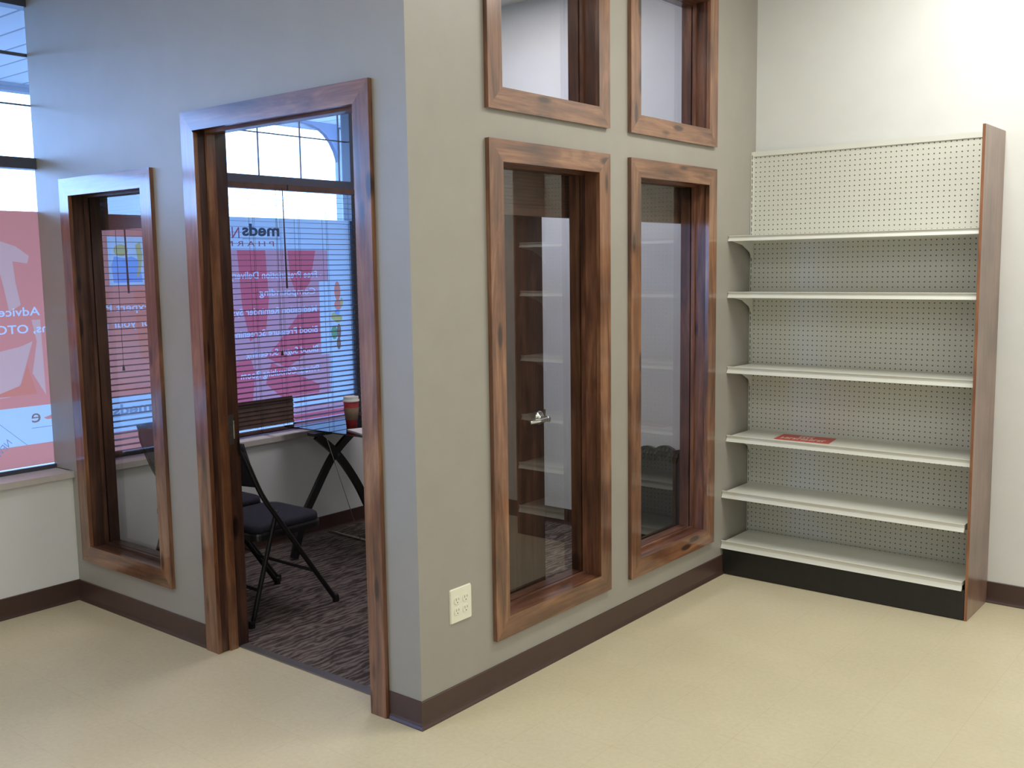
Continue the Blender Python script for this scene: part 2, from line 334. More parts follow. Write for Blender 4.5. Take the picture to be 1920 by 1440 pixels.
# ------------------------------------------------------------------ stained pine trim
CT = .019
def board(parent, o, u, v, L, wd, m0=True, m1=True, name='casing_board', mat='pine_stain'):
    bm = bmesh.new(); a = wd if m0 else 0; b = wd if m1 else 0
    prism(bm, [(0, 0), (L, 0), (L-b, wd), (a, wd)], 2, 0, CT)
    return mk(name, bm, mat, parent, bevel=.0015, M_=frame_mat(o, u, v))
def plank(parent, o, u, v, L, a, d, name, mat='pine_jamb'):
    """length L along u, a along v, d along u x v"""
    return mk(name, bx(((0, 0, 0), (L, a, d))), mat, parent, bevel=.0012, M_=frame_mat(o, u, v))
def opening(root, q, P, door=False, depth=T):
    # casing, jambs and stops of one opening
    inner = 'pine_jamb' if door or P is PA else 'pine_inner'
    u0, u1, v0, v1, i0, i1, j0, j1 = q; O = P(0, 0, 0)
    du = P(1, 0, 0)-O; dv = P(0, 1, 0)-O; dw = P(0, 0, 1)-O; g = .0006
    wl, wr, wt, wb = i0-u0, u1-i1, v1-j1, j0-v0
    wd = .082
    if door:
        board(root, P(u1, 0, g), dv, -du, v1, wr, False, True); board(root, P(u1, v1, g), -du, -dv, u1-u0, wt); board(root, P(u0, v1, g), -dv, du, v1, wl, True, False)
    else:
        board(root, P(u0, v0, g), du, dv, u1-u0, wd); board(root, P(u1, v0, g), dv, -du, v1-v0, wd)
        board(root, P(u1, v1, g), -du, -dv, u1-u0, wd); board(root, P(u0, v1, g), -dv, du, v1-v0, wd)
    r = .004; t = .017; z0 = 0 if door else j0-r
    # jambs : along v on both sides, along u top (and bottom)
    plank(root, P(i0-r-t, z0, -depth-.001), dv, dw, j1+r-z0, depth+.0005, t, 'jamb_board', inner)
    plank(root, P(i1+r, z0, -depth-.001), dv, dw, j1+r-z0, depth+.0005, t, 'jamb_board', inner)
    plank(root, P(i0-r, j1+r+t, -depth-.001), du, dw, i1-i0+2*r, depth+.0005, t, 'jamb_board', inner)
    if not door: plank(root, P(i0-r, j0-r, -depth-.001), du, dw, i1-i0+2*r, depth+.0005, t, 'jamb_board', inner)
    def ring(w0, w1, p, name):
        zz = 0 if door else j0-r+p
        for bb in ([((i0-r, zz, w0), (i0-r+p, j1+r-p, w1)), ((i1+r-p, zz, w0), (i1+r, j1+r-p, w1)), ((i0-r, j1+r-p, w0), (i1+r, j1+r, w1))] + ([] if door else [((i0-r, j0-r, w0), (i1+r, j0-r+p, w1))])):
            (a0, b0, c0), (a1, b1, c1) = bb; lu, lv = a1-a0, b1-b0
            if lv > lu: plank(root, P(a1, b0, c0), dv, -du, lv, lu, c1-c0, name, 'pine_stain' if door else inner)
            else: plank(root, P(a0, b0, c0), du, dv, lu, lv, c1-c0, name, 'pine_stain' if door else inner)
    if door: ring(-.078, -.038, .012, 'door_stop')
    else:
        ring(-.077, -.061, .012, 'stop_strip'); ring(-.138, -.085, .010, 'stop_strip')
        c = P((i0+i1)/2, (j0+j1)/2, -.081); bm = bmesh.new()
        vs = [bm.verts.new(P(a, b, -.081)) for a, b in ((i0, j0), (i1, j0), (i1, j1), (i0, j1))]; bm.faces.new(vs)
        mk('glass_pane', bm, 'pane_glass', root)
PA = lambda u, v, w: Vector((u, -w, v))
PB = lambda u, v, w: Vector((w, u, v))
roots = {}
for nm, q, P, lb in (('window_4', A1, PA, 'narrow tall interior window in a wide stained pine frame beside the storefront glass'),
                 ('window_5', B1, PB, 'tall stained pine window nearer the booth corner, lower row'), ('window_6', E1, PB, 'tall stained pine window beside the shelving unit, lower row'),
                 ('window_7', B2, PB, 'upper pine framed window above the nearer tall one'), ('window_8', E2, PB, 'upper pine framed window nearest the white back wall')):
    r = empty(nm, P((q[0]+q[1])/2, q[2], 0), lb, 'window', kind='structure'); opening(r, q, P)
r = empty('door_1', PA((D1[0]+D1[1])/2, 0, 0), 'doorway cased in stained pine with its dark slab door swung open inward', 'door', kind='structure'); opening(r, D1, PA, True)
tag(mk('strike_plate', bx(((D1[4]-.0035, .083, .905), (D1[4]-.0015, .112, 1.035)), ((D1[4]-.0035, .112, .93), (D1[4]+.001, .118, 1.01))), 'brushed_metal', r, bevel=.0004), 'brushed metal strike plate on the left jamb')
# door leaf, opened to about ninety degrees
leaf_dir = Vector((-math.sin(math.radians(1)), math.cos(math.radians(1)), 0))
dl = mk('door_leaf', bx(((0, 0, 0), (2.203, .945, .035))), 'door_wood', r, bevel=.002, M_=frame_mat((-.250, .150, .012), (0, 0, 1), leaf_dir))
bm = bmesh.new(); DX = -.252+.002
lathe(bm, [(.032, 0), (.032, .006), (.026, .012), (.012, .014), (.012, .045), (.0145, .047), (.0145, .060), (.006, .064)], (0, 0, 0), 24)
hb = mk('lever_handle', bm, 'chrome', dl, smooth=True, M_=Matrix.Translation((-.2515, 1.035, .985)) @ Matrix.Rotation(PI/2, 4, 'Y'))
bm = bmesh.new(); tube(bm, spline([(-.197, 1.035, .985), (-.192, 1.0, .984), (-.195, .955, .982), (-.206, .915, .982)], 6), [.0095]*6+[.010]*6+[.009]*7, 12); mk('lever_handle', bm, 'chrome', dl, smooth=True)
mk('latch_plate', bx(((-.2835, 1.0945, .955), (-.258, 1.0965, 1.015)), ((-.276, 1.0965, .976), (-.264, 1.106, .994))), 'brushed_metal', dl)
bm = bmesh.new(); tube(bm, [(-.30, 1.035, .985), (-.345, 1.035, .985)], .011, 12); tube(bm, [(-.345, 1.035, .985), (-.345, .92, .983)], .009, 12); mk('lever_handle', bm, 'chrome', dl, smooth=True)
for hz in (.25, 1.15, 2.0):
    bm = bmesh.new(); tube(bm, [(-.245, .148, hz), (-.245, .148, hz+.09)], .006, 10); mk('hinge', bm, 'brushed_metal', r)
# ------------------------------------------------------------------ storefront windows
TR = (2.168, 2.222)
def storefront(n, y0, y1, label, vm):
    root = empty('window_%d' % n, (XG, (y0+y1)/2, WZ0), label, 'window', kind='structure')
    f = .028; xa, xb = XG-.045, XG+.035
    mk('window_frame', bx(((xa, y0, WZ0), (xb, y1, WZ0+.045)), ((xa, y0, WZ1-.04), (xb, y1, WZ1)), ((xa, y0, WZ0+.045), (xb, y0+f, WZ1-.04)), ((xa, y1-f, WZ0+.045), (xb, y1, WZ1-.04))), 'window_metal', root)
    mk('transom_bar', bx(((xa, y0+f, TR[0]), (xb, y1-f, TR[1]))), 'window_metal', root)
    m = [((XG-.012, y0+f, 2.713), (XG-.001, y1-f, 2.729)), ((XG-.009, y0+f, 2.476), (XG-.001, y1-f, 2.484))]
    for y in vm: m.append(((XG-.009, y-.004, TR[1]), (XG-.001, y+.004, WZ1-.04)))
    mk('muntin', bx(*m), 'window_metal', root)
    bm = bmesh.new(); v = [bm.verts.new((XG, a, b)) for a, b in ((y0+.01, WZ0+.02), (y1-.01, WZ0+.02), (y1-.01, WZ1-.02), (y0+.01, WZ1-.02))]; bm.faces.new(v); mk('glass_pane', bm, 'outer_glass', root)
    return root
storefront(1, *WIN[0], 'storefront window farthest from the booth', [-5.0, -4.4, -3.8, -3.2, -2.7])
storefront(2, *WIN[1], 'storefront window that the booth side wall runs into, printed film on it', [-1.83, -1.19, -.55, .73])
storefront(3, *WIN[2], 'storefront window inside the booth seen through the doorway', [1.05, 1.373, 1.694, 2.01])
for y0, y1, lb in ((-6.2, 0, 'outside'), (T, 2.30, 'booth')):
    tag(mk('window_sill', bx(((XG+.036, y0, WZ0-.006), (-2.397, y1-.001 if y1 else -.001, .664))), 'sill_laminate', bevel=.004), {'outside': 'pale laminate sill left of the booth wall, under the storefront window', 'booth': 'pale laminate sill inside the booth below the lowered blinds'}[lb], 'sill')
# ------------------------------------------------------------------ printed window film
def text_polys(s, y0, y1, z0, z1, bold=.012, rot=0, piv=None):
    cu = bpy.data.curves.new('t', 'FONT'); cu.body = s; cu.size = 1; cu.resolution_u = 3; cu.offset = bold
    ob = bpy.data.objects.new('t', cu); COL.objects.link(ob); bpy.context.view_layer.update()
    me = bpy.data.meshes.new_from_object(ob.evaluated_get(bpy.context.evaluated_depsgraph_get()))
    xs = [v.co.x for v in me.vertices]; ys = [v.co.y for v in me.vertices]; a, b, c, d = min(xs), max(xs), min(ys), max(ys)
    V = [((y0+(v.co.x-a)/(b-a)*(y1-y0)), (z0+(v.co.y-c)/(d-c)*(z1-z0))) for v in me.vertices]
    if rot:
        cy, cz = piv; V = [(cy+(y-cy)*math.cos(rot)-(z-cz)*math.sin(rot), cz+(y-cy)*math.sin(rot)+(z-cz)*math.cos(rot)) for y, z in V]
    out = [[V[i] for i in p.vertices] for p in me.polygons]
    bpy.data.objects.remove(ob); bpy.data.curves.remove(cu); bpy.data.meshes.remove(me); return out
def ell(cy, cz, ry, rz, n=18): return [(cy+ry*math.cos(2*PI*k/n), cz+rz*math.sin(2*PI*k/n)) for k in range(n)]
def rect(a, b, c, d): return [(a, c), (b, c), (b, d), (a, d)]
def printed(name, layers, place, label, cat, extra_mats=None):
    """layers: list of (material, [polygons]); later ones cover earlier ones"""
    V, F, L, mats = [], [], [], []
    for m, polys in layers:
        if m not in mats: mats.append(m)
        for p in polys:
            k = len(V); V += [Vector(q) for q in p]; F.append(list(range(k, k+len(p)))); L.append(mats.index(m))
    v, e, f, ov, oe, of = geometry.delaunay_2d_cdt(V, [], F, 1, 1e-5)
    bm = bmesh.new(); vv = [bm.verts.new(place(*p)) for p in v]
    polys = [[V[i] for i in q] for q in F]; G = {}; cell = .02
    for k, q in enumerate(polys):
        for g in range(int(math.floor(min(p[0] for p in q)/cell)), int(math.floor(max(p[0] for p in q)/cell))+1): G.setdefault(g, []).append((k, min(p[1] for p in q), max(p[1] for p in q)))
    def inside(q, x, y):
        hit = False; j = len(q)-1
        for i in range(len(q)):
            if (q[i][1] > y) != (q[j][1] > y) and x < (q[j][0]-q[i][0])*(y-q[i][1])/(q[j][1]-q[i][1])+q[i][0]: hit = not hit
            j = i
        return hit
    for fc in f:
        cx = sum(v[i][0] for i in fc)/len(fc); cy = sum(v[i][1] for i in fc)/len(fc); best = -1
        for k, lo, hi in G.get(int(math.floor(cx/cell)), ()):
            if k > best and lo <= cy <= hi and inside(polys[k], cx, cy): best = k
        if best < 0: continue
        try: q = bm.faces.new([vv[i] for i in fc])
        except ValueError: continue
        q.material_index = L[best]
    me = bpy.data.meshes.new(name); bm.to_mesh(me); bm.free()
    for m in mats: me.materials.append(MATS[m])
    o = bpy.data.objects.new(name, me); COL.objects.link(o); return tag(o, label, cat)
PX = XG+.005
wf = lambda y, z: (PX, y, z)
L2 = [('film_white', [rect(.99, 2.068, .688, 1.972)]),
      ('film_mauve', [rect(.99, 1.876, 1.58, 1.778), rect(.99, 1.800, 1.106, 1.582), rect(.99, 1.868, .857, 1.108), rect(.99, 2.03, .70, .785)]),
      ('film_red', [[(1.182, 1.776), (1.387, 1.776), (1.40, 1.482), (1.369, 1.287), (1.248, 1.23), (1.202, 1.441)], [(1.557, 1.776), (1.779, 1.776), (1.725, 1.573), (1.626, 1.474), (1.57, 1.609)],
                    [(1.795, 1.40), (1.621, 1.374), (1.467, 1.215), (1.361, 1.124), (1.521, 1.044), (1.795, 1.194)], [(1.0, 1.079), (1.243, 1.133), (1.277, 1.033), (1.249, .865), (1.0, .865)],
                    [(1.399, 1.088), (1.773, .918), (1.77, .865), (1.47, .864), (1.352, .96)], [(1.0, 1.33), (1.12, 1.30), (1.16, 1.42), (1.0, 1.5)], rect(1.45, 2.03, .70, .74)]),
      ('film_letter', sum([text_polys(*a) for a in (('- Free Prescription Delivery', 1.825, 1.120, 1.592, 1.648), ('- Compounding', 1.815, 1.330, 1.487, 1.541), ('- Medication Reminder System', 1.815, 1.03, 1.375, 1.428),
                     ('- Blood Pressure Screening', 1.815, 1.120, 1.243, 1.297), ('- Blood Sugar Screening', 1.812, 1.215, 1.118, 1.172), ('- Private Consulting Room', 1.812, 1.170, .990, 1.046))], [])),
      ('film_grey', text_polys('meds', 1.500, 1.225, 1.860, 1.934, .03)),
      ('film_logo_red', text_polys('Now', 1.205, 1.04, 1.845, 1.912, .0) + text_polys('P H A R M A', 1.455, 1.02, 1.800, 1.830, 0)),
      ('film_line', [rect(1.225, 1.505, 1.8415, 1.8455), rect(1.0, 1.125, 1.8415, 1.8455)]),
      ('film_orange', [ell(1.952, 1.515, .026, .062), ell(1.955, 1.425, .032, .035)]), ('film_blue', [ell(1.945, 1.375, .022, .018)]),
      ('film_yellow', [ell(1.915, 1.350, .022, .025), ell(1.950, 1.335, .036, .028), ell(1.985, 1.44, .012, .03)]), ('film_green', [ell(1.915, 1.245, .026, .045)]), ('film_brown', [ell(1.955, 1.25, .018, .05), ell(1.95, 1.17, .018, .04)])]
printed('window_film', L2, wf, 'printed red and white advertising film with white service list, seen through the doorway', 'poster')
pale = [[(-.60, 1.86), (-.193, 1.814), (-.118, 1.789), (-.055, 1.742), (-.066, 1.705), (-.138, 1.716), (-.130, 1.611), (-.112, 1.50), (-.171, 1.468), (-.189, 1.586), (-.204, 1.664), (-.60, 1.62)],
        [(-.064, 1.424), (-.020, 1.424), (-.016, 1.041), (-.077, 1.156), (-.045, 1.314)], [(-.60, 1.29), (-.232, 1.275), (-.126, 1.294), (-.066, 1.317), (-.139, 1.108), (-.196, 1.047), (-.60, 1.02)],
        [(-1.5, 1.9), (-1.2, 1.9), (-.95, 1.2), (-1.25, 1.1)]]
L1 = [('film_orange', [rect(-2.21, .825, .688, 1.962)]), ('film_pale', pale), ('film_salmon', [[(.20, 1.56), (.36, 1.56), (.30, 1.0), (.22, 1.0)], [(-.30, 1.05), (-.06, 1.05), (-.10, 1.20), (-.14, 1.10)], [(.5, 1.56), (.8, 1.56), (.7, 1.05), (.52, 1.2)]]),
      ('film_white', [rect(-2.21, .825, .797, .990), rect(.365, .625, 1.582, 1.845)]),
      ('film_blue', [[(.39, 1.60), (.56, 1.60), (.545, 1.72), (.50, 1.74), (.46, 1.73), (.40, 1.74), (.38, 1.69)]]),
      ('film_yellow', [ell(.44, 1.772, .042, .032), [(.525, 1.80), (.555, 1.82), (.565, 1.75), (.555, 1.68), (.54, 1.63), (.525, 1.63), (.54, 1.70)], [(.58, 1.8), (.61, 1.8), (.61, 1.7), (.585, 1.65)]]),
      ('film_letter', text_polys("Expert Pharmacist's Advice", .592, -.225, 1.432, 1.490) + text_polys('for your prescriptions, OTC', .612, -.235, 1.345, 1.402)),
      ('film_line', text_polys('meds', .57, .34, .885, .945, .03)), ('film_brown', text_polys('e', -.052, -.098, .905, .952, 0)), ('film_orange', [[(-.036, .925), (-.018, .915), (.02, .915), (.02, .94)]]),
      ('film_line', [rect(-.10, .57, .877, .880), [(-.262, .921), (-.258, .921), (-.127, .797), (-.131, .797)]]),
      ('film_line', text_polys('NEW', -.195, -.345, .86, .915, .0, .9, (-.205, .885)))]
L1[-1] = ('film_line', text_polys('NEW', -.205, -.30, .815, .850, 0, .80, (-.205, .820)))
printed('window_film', L1, wf, 'salmon and white printed film on the left storefront glass, crossed by the booth wall', 'poster')
# ------------------------------------------------------------------ lowered blinds
def blind(y0, y1, label, ztop, zstack, zbot, tilt0, wand_y, x=-2.500, lift=0):
    root = empty('window_blind', (x, (y0+y1)/2, ztop), label, 'blind', 'wooden blinds lowered over the booth storefront glass')
    mk('head_rail', bx(((x-.022, y0, ztop-.035), (x+.022, y1, ztop))), 'blind_wood', root, bevel=.002)
    bm = bmesh.new(); z = ztop-.06; pitch = .0325; hw = .0175
    def slat(z, th, hw=hw, t=.0008):
        c, s = math.cos(th)*hw, math.sin(th)*hw
        a = [(x-c, z+s-t), (x+c, z-s-t), (x+c, z-s+t), (x-c, z+s+t)]
        A = [bm.verts.new((p, y0, q)) for p, q in a]; B = [bm.verts.new((p, y1, q)) for p, q in a]
        bm.faces.new(A); bm.faces.new(B[::-1])
        for i in range(4): bm.faces.new((A[i], A[(i+1) % 4], B[(i+1) % 4], B[i]))
    while z > zstack:
        slat(z, tilt0); z -= pitch
    if zstack > zbot+.05:
        z = zstack
        while z > zbot+.02: slat(z, 1.25); z -= .026
    mk('slats', bm, 'blind_wood', root)
    mk('bottom_rail', bx(((x-.018, y0, zbot-.004), (x+.018, y1, zbot+.012))), 'blind_wood', root, bevel=.002)
    w = y1-y0; bm = bmesh.new()
    for yc in ((y0+.06, y1-.06) if w < .5 else (y0+.12*w, y0+.5*w, y1-.12*w)):
        for xx in (x-.019, x+.019): tube(bm, [(xx, yc, ztop-.03), (xx, yc, zbot)], .0009, 4)
        tube(bm, [(x+.021, yc+.009, ztop-.03), (x+.021, yc+.009, zbot)], .0007, 4)
    mk('ladder_cord', bm, 'blind_cord', root)
    if wand_y:
        bm = bmesh.new(); tube(bm, [(x+.034, wand_y, ztop-.02), (x+.037, wand_y+.005, ztop-.62)], [.003, .0055], 8); mk('tilt_wand', bm, 'blind_wood', root)
    bm = bmesh.new(); yy = (wand_y-.045) if wand_y else y1-.03
    tube(bm, [(x+.027, yy, ztop-.03), (x+.03, yy, 1.16)], .0014, 5); tube(bm, [(x+.03, yy, 1.17), (x+.03, yy, 1.14)], [.004, .008], 8); mk('lift_cord', bm, 'blind_cord', root)
    return root
blind(.175, .870, 'dark wooden blind lowered behind the narrow side window, tilt wand hanging in front', 2.165, .70, .70, .06, .385)
blind(.955, 1.470, 'dark wooden blind at the left of the doorway with its lowest slats closed', 2.165, .865, .69, .06, 1.425)
b3 = blind(1.478, 2.060, 'dark wooden blind open to its bottom rail, behind the desk', 2.165, .70, .70, .10, None)
# raised blinds over the interior panes
def raised(root_loc, along, n, length, ztop, label):
    root = empty('raised_blind', root_loc, label, 'blind', 'wooden blinds gathered up over the interior windows')
    L = Vector(along)*length; N = Vector(n)*.022; o = Vector(root_loc)
    def bar(bm, z0, z1, k=1):
        a = o-L/2-N*k; b = o+L/2+N*k; box(bm, (a.x, a.y, z0), (b.x, b.y, z1))
    bm = bmesh.new(); bar(bm, ztop-.04, ztop, 1.2); mk('head_rail', bm, 'blind_wood', root)
    bm = bmesh.new(); z = ztop-.047
    while z > 1.885:
        bar(bm, z-.0145, z, random.uniform(.72, 1.0)); z -= .0150
    mk('slats', bm, 'blind_wood', root)
    bm = bmesh.new(); bar(bm, 1.862, 1.892, .95); mk('bottom_rail', bm, 'blind_wood', root)
raised((-.170, .812, 1.95), (0, 1, 0), (1, 0, 0), .80, 2.09, 'dark wooden blind pulled up behind the tall window nearer the booth corner')
raised((-.170, 1.78, 1.95), (0, 1, 0), (1, 0, 0), .80, 2.09, 'dark wooden blind pulled up behind the tall window beside the shelving')
raised((-1.94, .170, 1.95), (1, 0, 0), (0, 1, 0), .74, 2.09, 'dark wooden blind pulled up behind the narrow side window')
# ------------------------------------------------------------------ shelving unit
SX0, SX1, PXE = .0165, 1.2285, 1.2424
un = empty('shelving_unit', (.63, 2.45, 0), 'off-white steel shelving unit with pegboard back and six empty shelves against the back wall', 'shelving')
PY = 2.6076
mk('pegboard_panel', bx(((SX0, PY, .15), (SX1, PY+.006, 2.222))), 'pegboard', un, origin=(.0264, PY, 2.2123))
mk('top_trim', bx(((SX0-.003, PY-.006, 2.219), (SX1, PY+.02, 2.244))), 'shelf_enamel', un, bevel=.002)
for x0, x1 in ((.0015, .0155),):
    wall('slotted_upright', 1, PY-.008, PY-.004, x0, x1, .02, 2.243, [(x0+.0035, x0+.0085, z/10000, z/10000+.021) for z in range(1700, 22200, 318)], 'shelf_enamel', un, None)
mk('upright_channel', bx(((.0015, PY-.0035, .02), (.0155, PY+.03, 2.240))), 'shelf_enamel', un)
tag(mk('slot_shade', bx(((.004, PY-.0041, .03), (.0115, PY-.0036, 2.235))), 'outlet_slot', un), 'dark strip standing in for the shade inside the upright slots')  # thin dark strip behind the slots, painting in the shade of the gaps
mk('kick_plate', bx(((.010, 2.309, .003), (SX1-.001, 2.321, .1445))), 'kick_black', un, bevel=.002)
bm = bmesh.new()
for sx in (.06, .62, 1.16):
    bm = bmesh.new(); tube(bm, [(sx, 2.3095, .105), (sx, 2.3065, .105)], .004, 10); mk('kick_screw', bm, 'black_metal', un)
ep = mk('end_panel', bx(((0, 0, 0), (2.2424, .3440, .0115))), 'end_laminate', un, M_=frame_mat((PXE, 2.3105, .001), (0, 0, 1), (0, 1, 0)))
ee = mk('panel_edge_band', bx(((0, 0, 0), (2.2424, .0012, .0125))), 'end_edge', un, M_=frame_mat((PXE, 2.3092, .001), (0, 0, 1), (0, 1, 0)))
SH = [(2.3417, 1.7982, 1.7696), (2.3417, 1.5077, 1.4764), (2.3417, 1.1153, 1.0808), (2.3417, .7495, .7154), (2.2977, .4564, .4191), (2.2931, .1870, .1443)]
for i, (y, zt, zb) in enumerate(SH):
    x1 = SX1-.002 if i < 4 else SX1-.010
    base = i == 5
    bm = bmesh.new(); prism(bm, [(y+.004, zt-.004), (PY-.010, zt-.004), (PY-.010, zt-.020), (y+.010, zt-.020)], 0, .018, x1)
    s = mk('shelf_deck', bm, 'deck_enamel' if base else 'shelf_enamel', un, origin=(.018, y, zt))
    h = zt-zb; bm = bmesh.new()
    prism(bm, [(y+.006, zt), (y+.001, zt), (y+.0005, zt-.003), (y+.006, zt-.006), (y+.005, zt-.5*h), (y-.001, zb+.006), (y-.004, zb), (y+.001, zb), (y+.010, zb+.008), (y+.010, zt-.006)], 0, .002, x1)
    mk('price_channel', bm, 'shelf_enamel', un)
    if not base:
        for bxx in (.0175, x1-.006):
            bm = bmesh.new(); prism(bm, [(PY-.009, zt-.021), (y+.02, zt-.021), (y+.02, zt-.030), (y+.05, zt-.035), (y+.13, zt-.048), (PY-.05, zt-.085), (PY-.030, zt-.112), (PY-.010, zt-.128)], 0, bxx, bxx+.004)
            mk('shelf_bracket', bm, 'shelf_enamel', un)
# red card lying on the fourth shelf
zc = .7495-.0035
cs = [(.232, 2.553), (.514, 2.562), (.538, 2.398), (.250, 2.388)]
bm = bmesh.new(); A = [bm.verts.new((x, y, zc)) for x, y in cs]; B = [bm.verts.new((x, y, zc+.002)) for x, y in cs]
bm.faces.new(A[::-1]); bm.faces.new(B)
for k in range(4): bm.faces.new((A[k], A[(k+1) % 4], B[(k+1) % 4], B[k]))
card = tag(mk('red_sign', bm, 'sign_red'), 'red sign card with two lines of white lettering lying on the fourth shelf', 'sign')
bm = bmesh.new()
def cp(s, t): 
    a = Vector(cs[0]).lerp(Vector(cs[1]), s); b = Vector(cs[3]).lerp(Vector(cs[2]), s); return a.lerp(b, t)
def stroke(s0, s1, t0, t1):
    q = [cp(s0, t0), cp(s1, t0), cp(s1, t1), cp(s0, t1)]; bm.faces.new([bm.verts.new((p.x, p.y, zc+.0026)) for p in q])
for k in range(4):
    s = .37+.07*k; stroke(s, s+.018, .14, .46); stroke(s+.018, s+.05, .14, .22); stroke(s+.018, s+.05, .36, .46)
for k in range(11):
    s = .09+.075*k; stroke(s, s+.02, .56, .86); stroke(s+.02, s+.055, .56 if k % 3 else .7, .64 if k % 3 else .78)
    if k % 2: stroke(s+.04, s+.056, .56, .86)
mk('lettering', bm, 'sign_white', card)
# ------------------------------------------------------------------ outlet
oc = empty('wall_outlet', (0, .2165, .409), 'ivory four-socket electrical outlet low on the taupe wall', 'outlet')
def rrect(bm, yc, zc_, w, h, r, x0, x1, inset=0, n=5):
    pts = []
    for cx, cz, a0 in ((w/2-r, h/2-r, 0), (-w/2+r, h/2-r, 90), (-w/2+r, -h/2+r, 180), (w/2-r, -h/2+r, 270)):
        for k in range(n+1):
            a = math.radians(a0+90*k/n); pts.append((cx+r*math.cos(a), cz+r*math.sin(a)))
    A = [bm.verts.new((x0, yc+p, zc_+q)) for p, q in pts]; B = [bm.verts.new((x1, yc+p*(1-inset), zc_+q*(1-inset))) for p, q in pts]; m = len(pts)
    bm.faces.new(A[::-1]); bm.faces.new(B)
    for k in range(m): bm.faces.new((A[k], A[(k+1) % m], B[(k+1) % m], B[k]))
bm = bmesh.new(); rrect(bm, .2165, .409, .118, .132, .006, .0004, .006, .05); mk('cover_plate', bm, 'outlet_plastic', oc)
for yy in (.193, .240):
    for zz in (.3885, .4295):
        bm = bmesh.new(); rrect(bm, yy, zz, .034, .029, .0115, .005, .0085, .02); f = mk('socket_face', bm, 'outlet_plastic', oc)
        mk('socket_slots', bx(((.0084, yy-.0075, zz-.001), (.0088, yy-.0055, zz+.009)), ((.0084, yy+.0055, zz), (.0088, yy+.0075, zz+.008)), ((.0084, yy-.002, zz-.010), (.0088, yy+.002, zz-.006))), 'outlet_slot', f)
# ------------------------------------------------------------------ glass desk
GZ = .718
dk = empty('glass_desk', (-1.76, 1.50, 0), 'glass-topped desk on black curved crossed legs in the booth', 'desk')
tag(mk('glass_top', bx(((-2.385, 1.305, GZ), (-1.15, 1.86, GZ+.008))), 'desk_glass', dk, bevel=.001), 'dark reflective glass top')
def curved_bar(pts, x, w=.046, t=.022):
    P = spline([(0, a, b) for a, b in pts], 8); bm = bmesh.new(); R_ = []
    for i, p in enumerate(P):
        d = (P[min(i+1, len(P)-1)]-P[max(i-1, 0)]).normalized(); n = Vector((0, -d.z, d.y))
        R_.append([bm.verts.new((x+sx, *(p+n*sy*w/2).yz)) for sx, sy in ((-t/2, -1), (t/2, -1), (t/2, 1), (-t/2, 1))])
    for a, b in zip(R_, R_[1:]):
        for k in range(4): bm.faces.new((a[k], a[(k+1) % 4], b[(k+1) % 4], b[k]))
    bm.faces.new(R_[0][::-1]); bm.faces.new(R_[-1]); return bm
for x in (-2.075, -1.36):
    mk('desk_leg', curved_bar([(1.095, .012), (1.165, .21), (1.26, .36), (1.42, .57), (1.60, .70)], x), 'black_metal', dk, bevel=.003)
    mk('desk_leg', curved_bar([(1.76, .012), (1.66, .20), (1.56, .385), (1.42, .57), (1.27, .700)], x+(.024 if x < -2 else -.024)), 'black_metal', dk, bevel=.003)
    bm = bmesh.new(); tube(bm, [(x+.01, 1.42, .57), (x+.04, 1.42, .57)], .009, 12); mk('pivot_bolt', bm, 'chrome', dk)
    mk('top_bracket', bx(((x-.02, 1.24, .700), (x+.045, 1.66, .7175))), 'black_metal', dk)
    bm = bmesh.new(); tube(bm, [(x+.05, 1.315, .705), (x+.05, 1.56, .028)], .0022, 8); mk('brace_rod', bm, 'chrome', dk)
bm = bmesh.new(); tube(bm, [(-2.37, 1.61, .014), (-1.2, 1.58, .014)], .0075, 8); mk('floor_rail', bm, 'brushed_metal', dk)
def cup(x, y, z):
    c = empty('coffee_cup', (x, y, z), 'red paper coffee cup with brown sleeve and white lid standing on the glass desk', 'cup')
    k = 1.07
    bm = bmesh.new(); lathe(bm, [(.029*k, 0), (.043*k, .152*k), (.0, .152*k)], (x, y, z+.001)); mk('cup_body', bm, 'cup_red', c, smooth=True)
    bm = bmesh.new(); lathe(bm, [(.0335*k, .045*k), (.0405*k, .112*k), (.0415*k, .112*k), (.0345*k, .045*k), (.0335*k, .045*k)], (x, y, z+.001)); mk('cup_sleeve', bm, 'cup_sleeve', c, smooth=True)
    bm = bmesh.new(); lathe(bm, [(.0445*k, .145*k), (.0465*k, .149*k), (.0445*k, .156*k), (.042*k, .158*k), (.041*k, .172*k), (.036*k, .173*k), (.035*k, .168*k), (0.0, .168*k)], (x, y, z+.001)); mk('cup_lid', bm, 'cup_lid', c, smooth=False)
cup(-1.985, 1.485, GZ+.008)
def sheet(name, pts, z, label, cat, mat='paper', th=.002):
    bm = bmesh.new(); prism(bm, pts, 2, z, z+th); return tag(mk(name, bm, mat), label, cat)
sheet('paper_stack', [(-1.93, 1.40), (-1.75, 1.34), (-1.68, 1.55), (-1.86, 1.61)], GZ+.0085, 'white papers on the glass desk beside the coffee cup', 'paper', th=.006)
sheet('paper_sheet', [(-2.54, 1.02), (-2.41, 1.00), (-2.405, 1.22), (-2.53, 1.24)], .6642, 'loose sheet lying on the booth sill, left of two', 'paper')
sheet('paper_booklet', [(-2.545, 1.55), (-2.402, 1.53), (-2.400, 1.70), (-2.54, 1.72)], .6642, 'thin booklet lying on the booth sill under the desk edge', 'paper', th=.005)
sheet('paper_sheet', [(-2.545, 1.27), (-2.415, 1.26), (-2.41, 1.46), (-2.54, 1.47)], .6642, 'loose sheet lying on the booth sill, right of two', 'paper')
bm = bmesh.new(); lathe(bm, [(.020, 0), (.032, .012), (.030, .030), (.014, .044), (0, .046)], (-1.93, 1.60, GZ+.0085), 9)
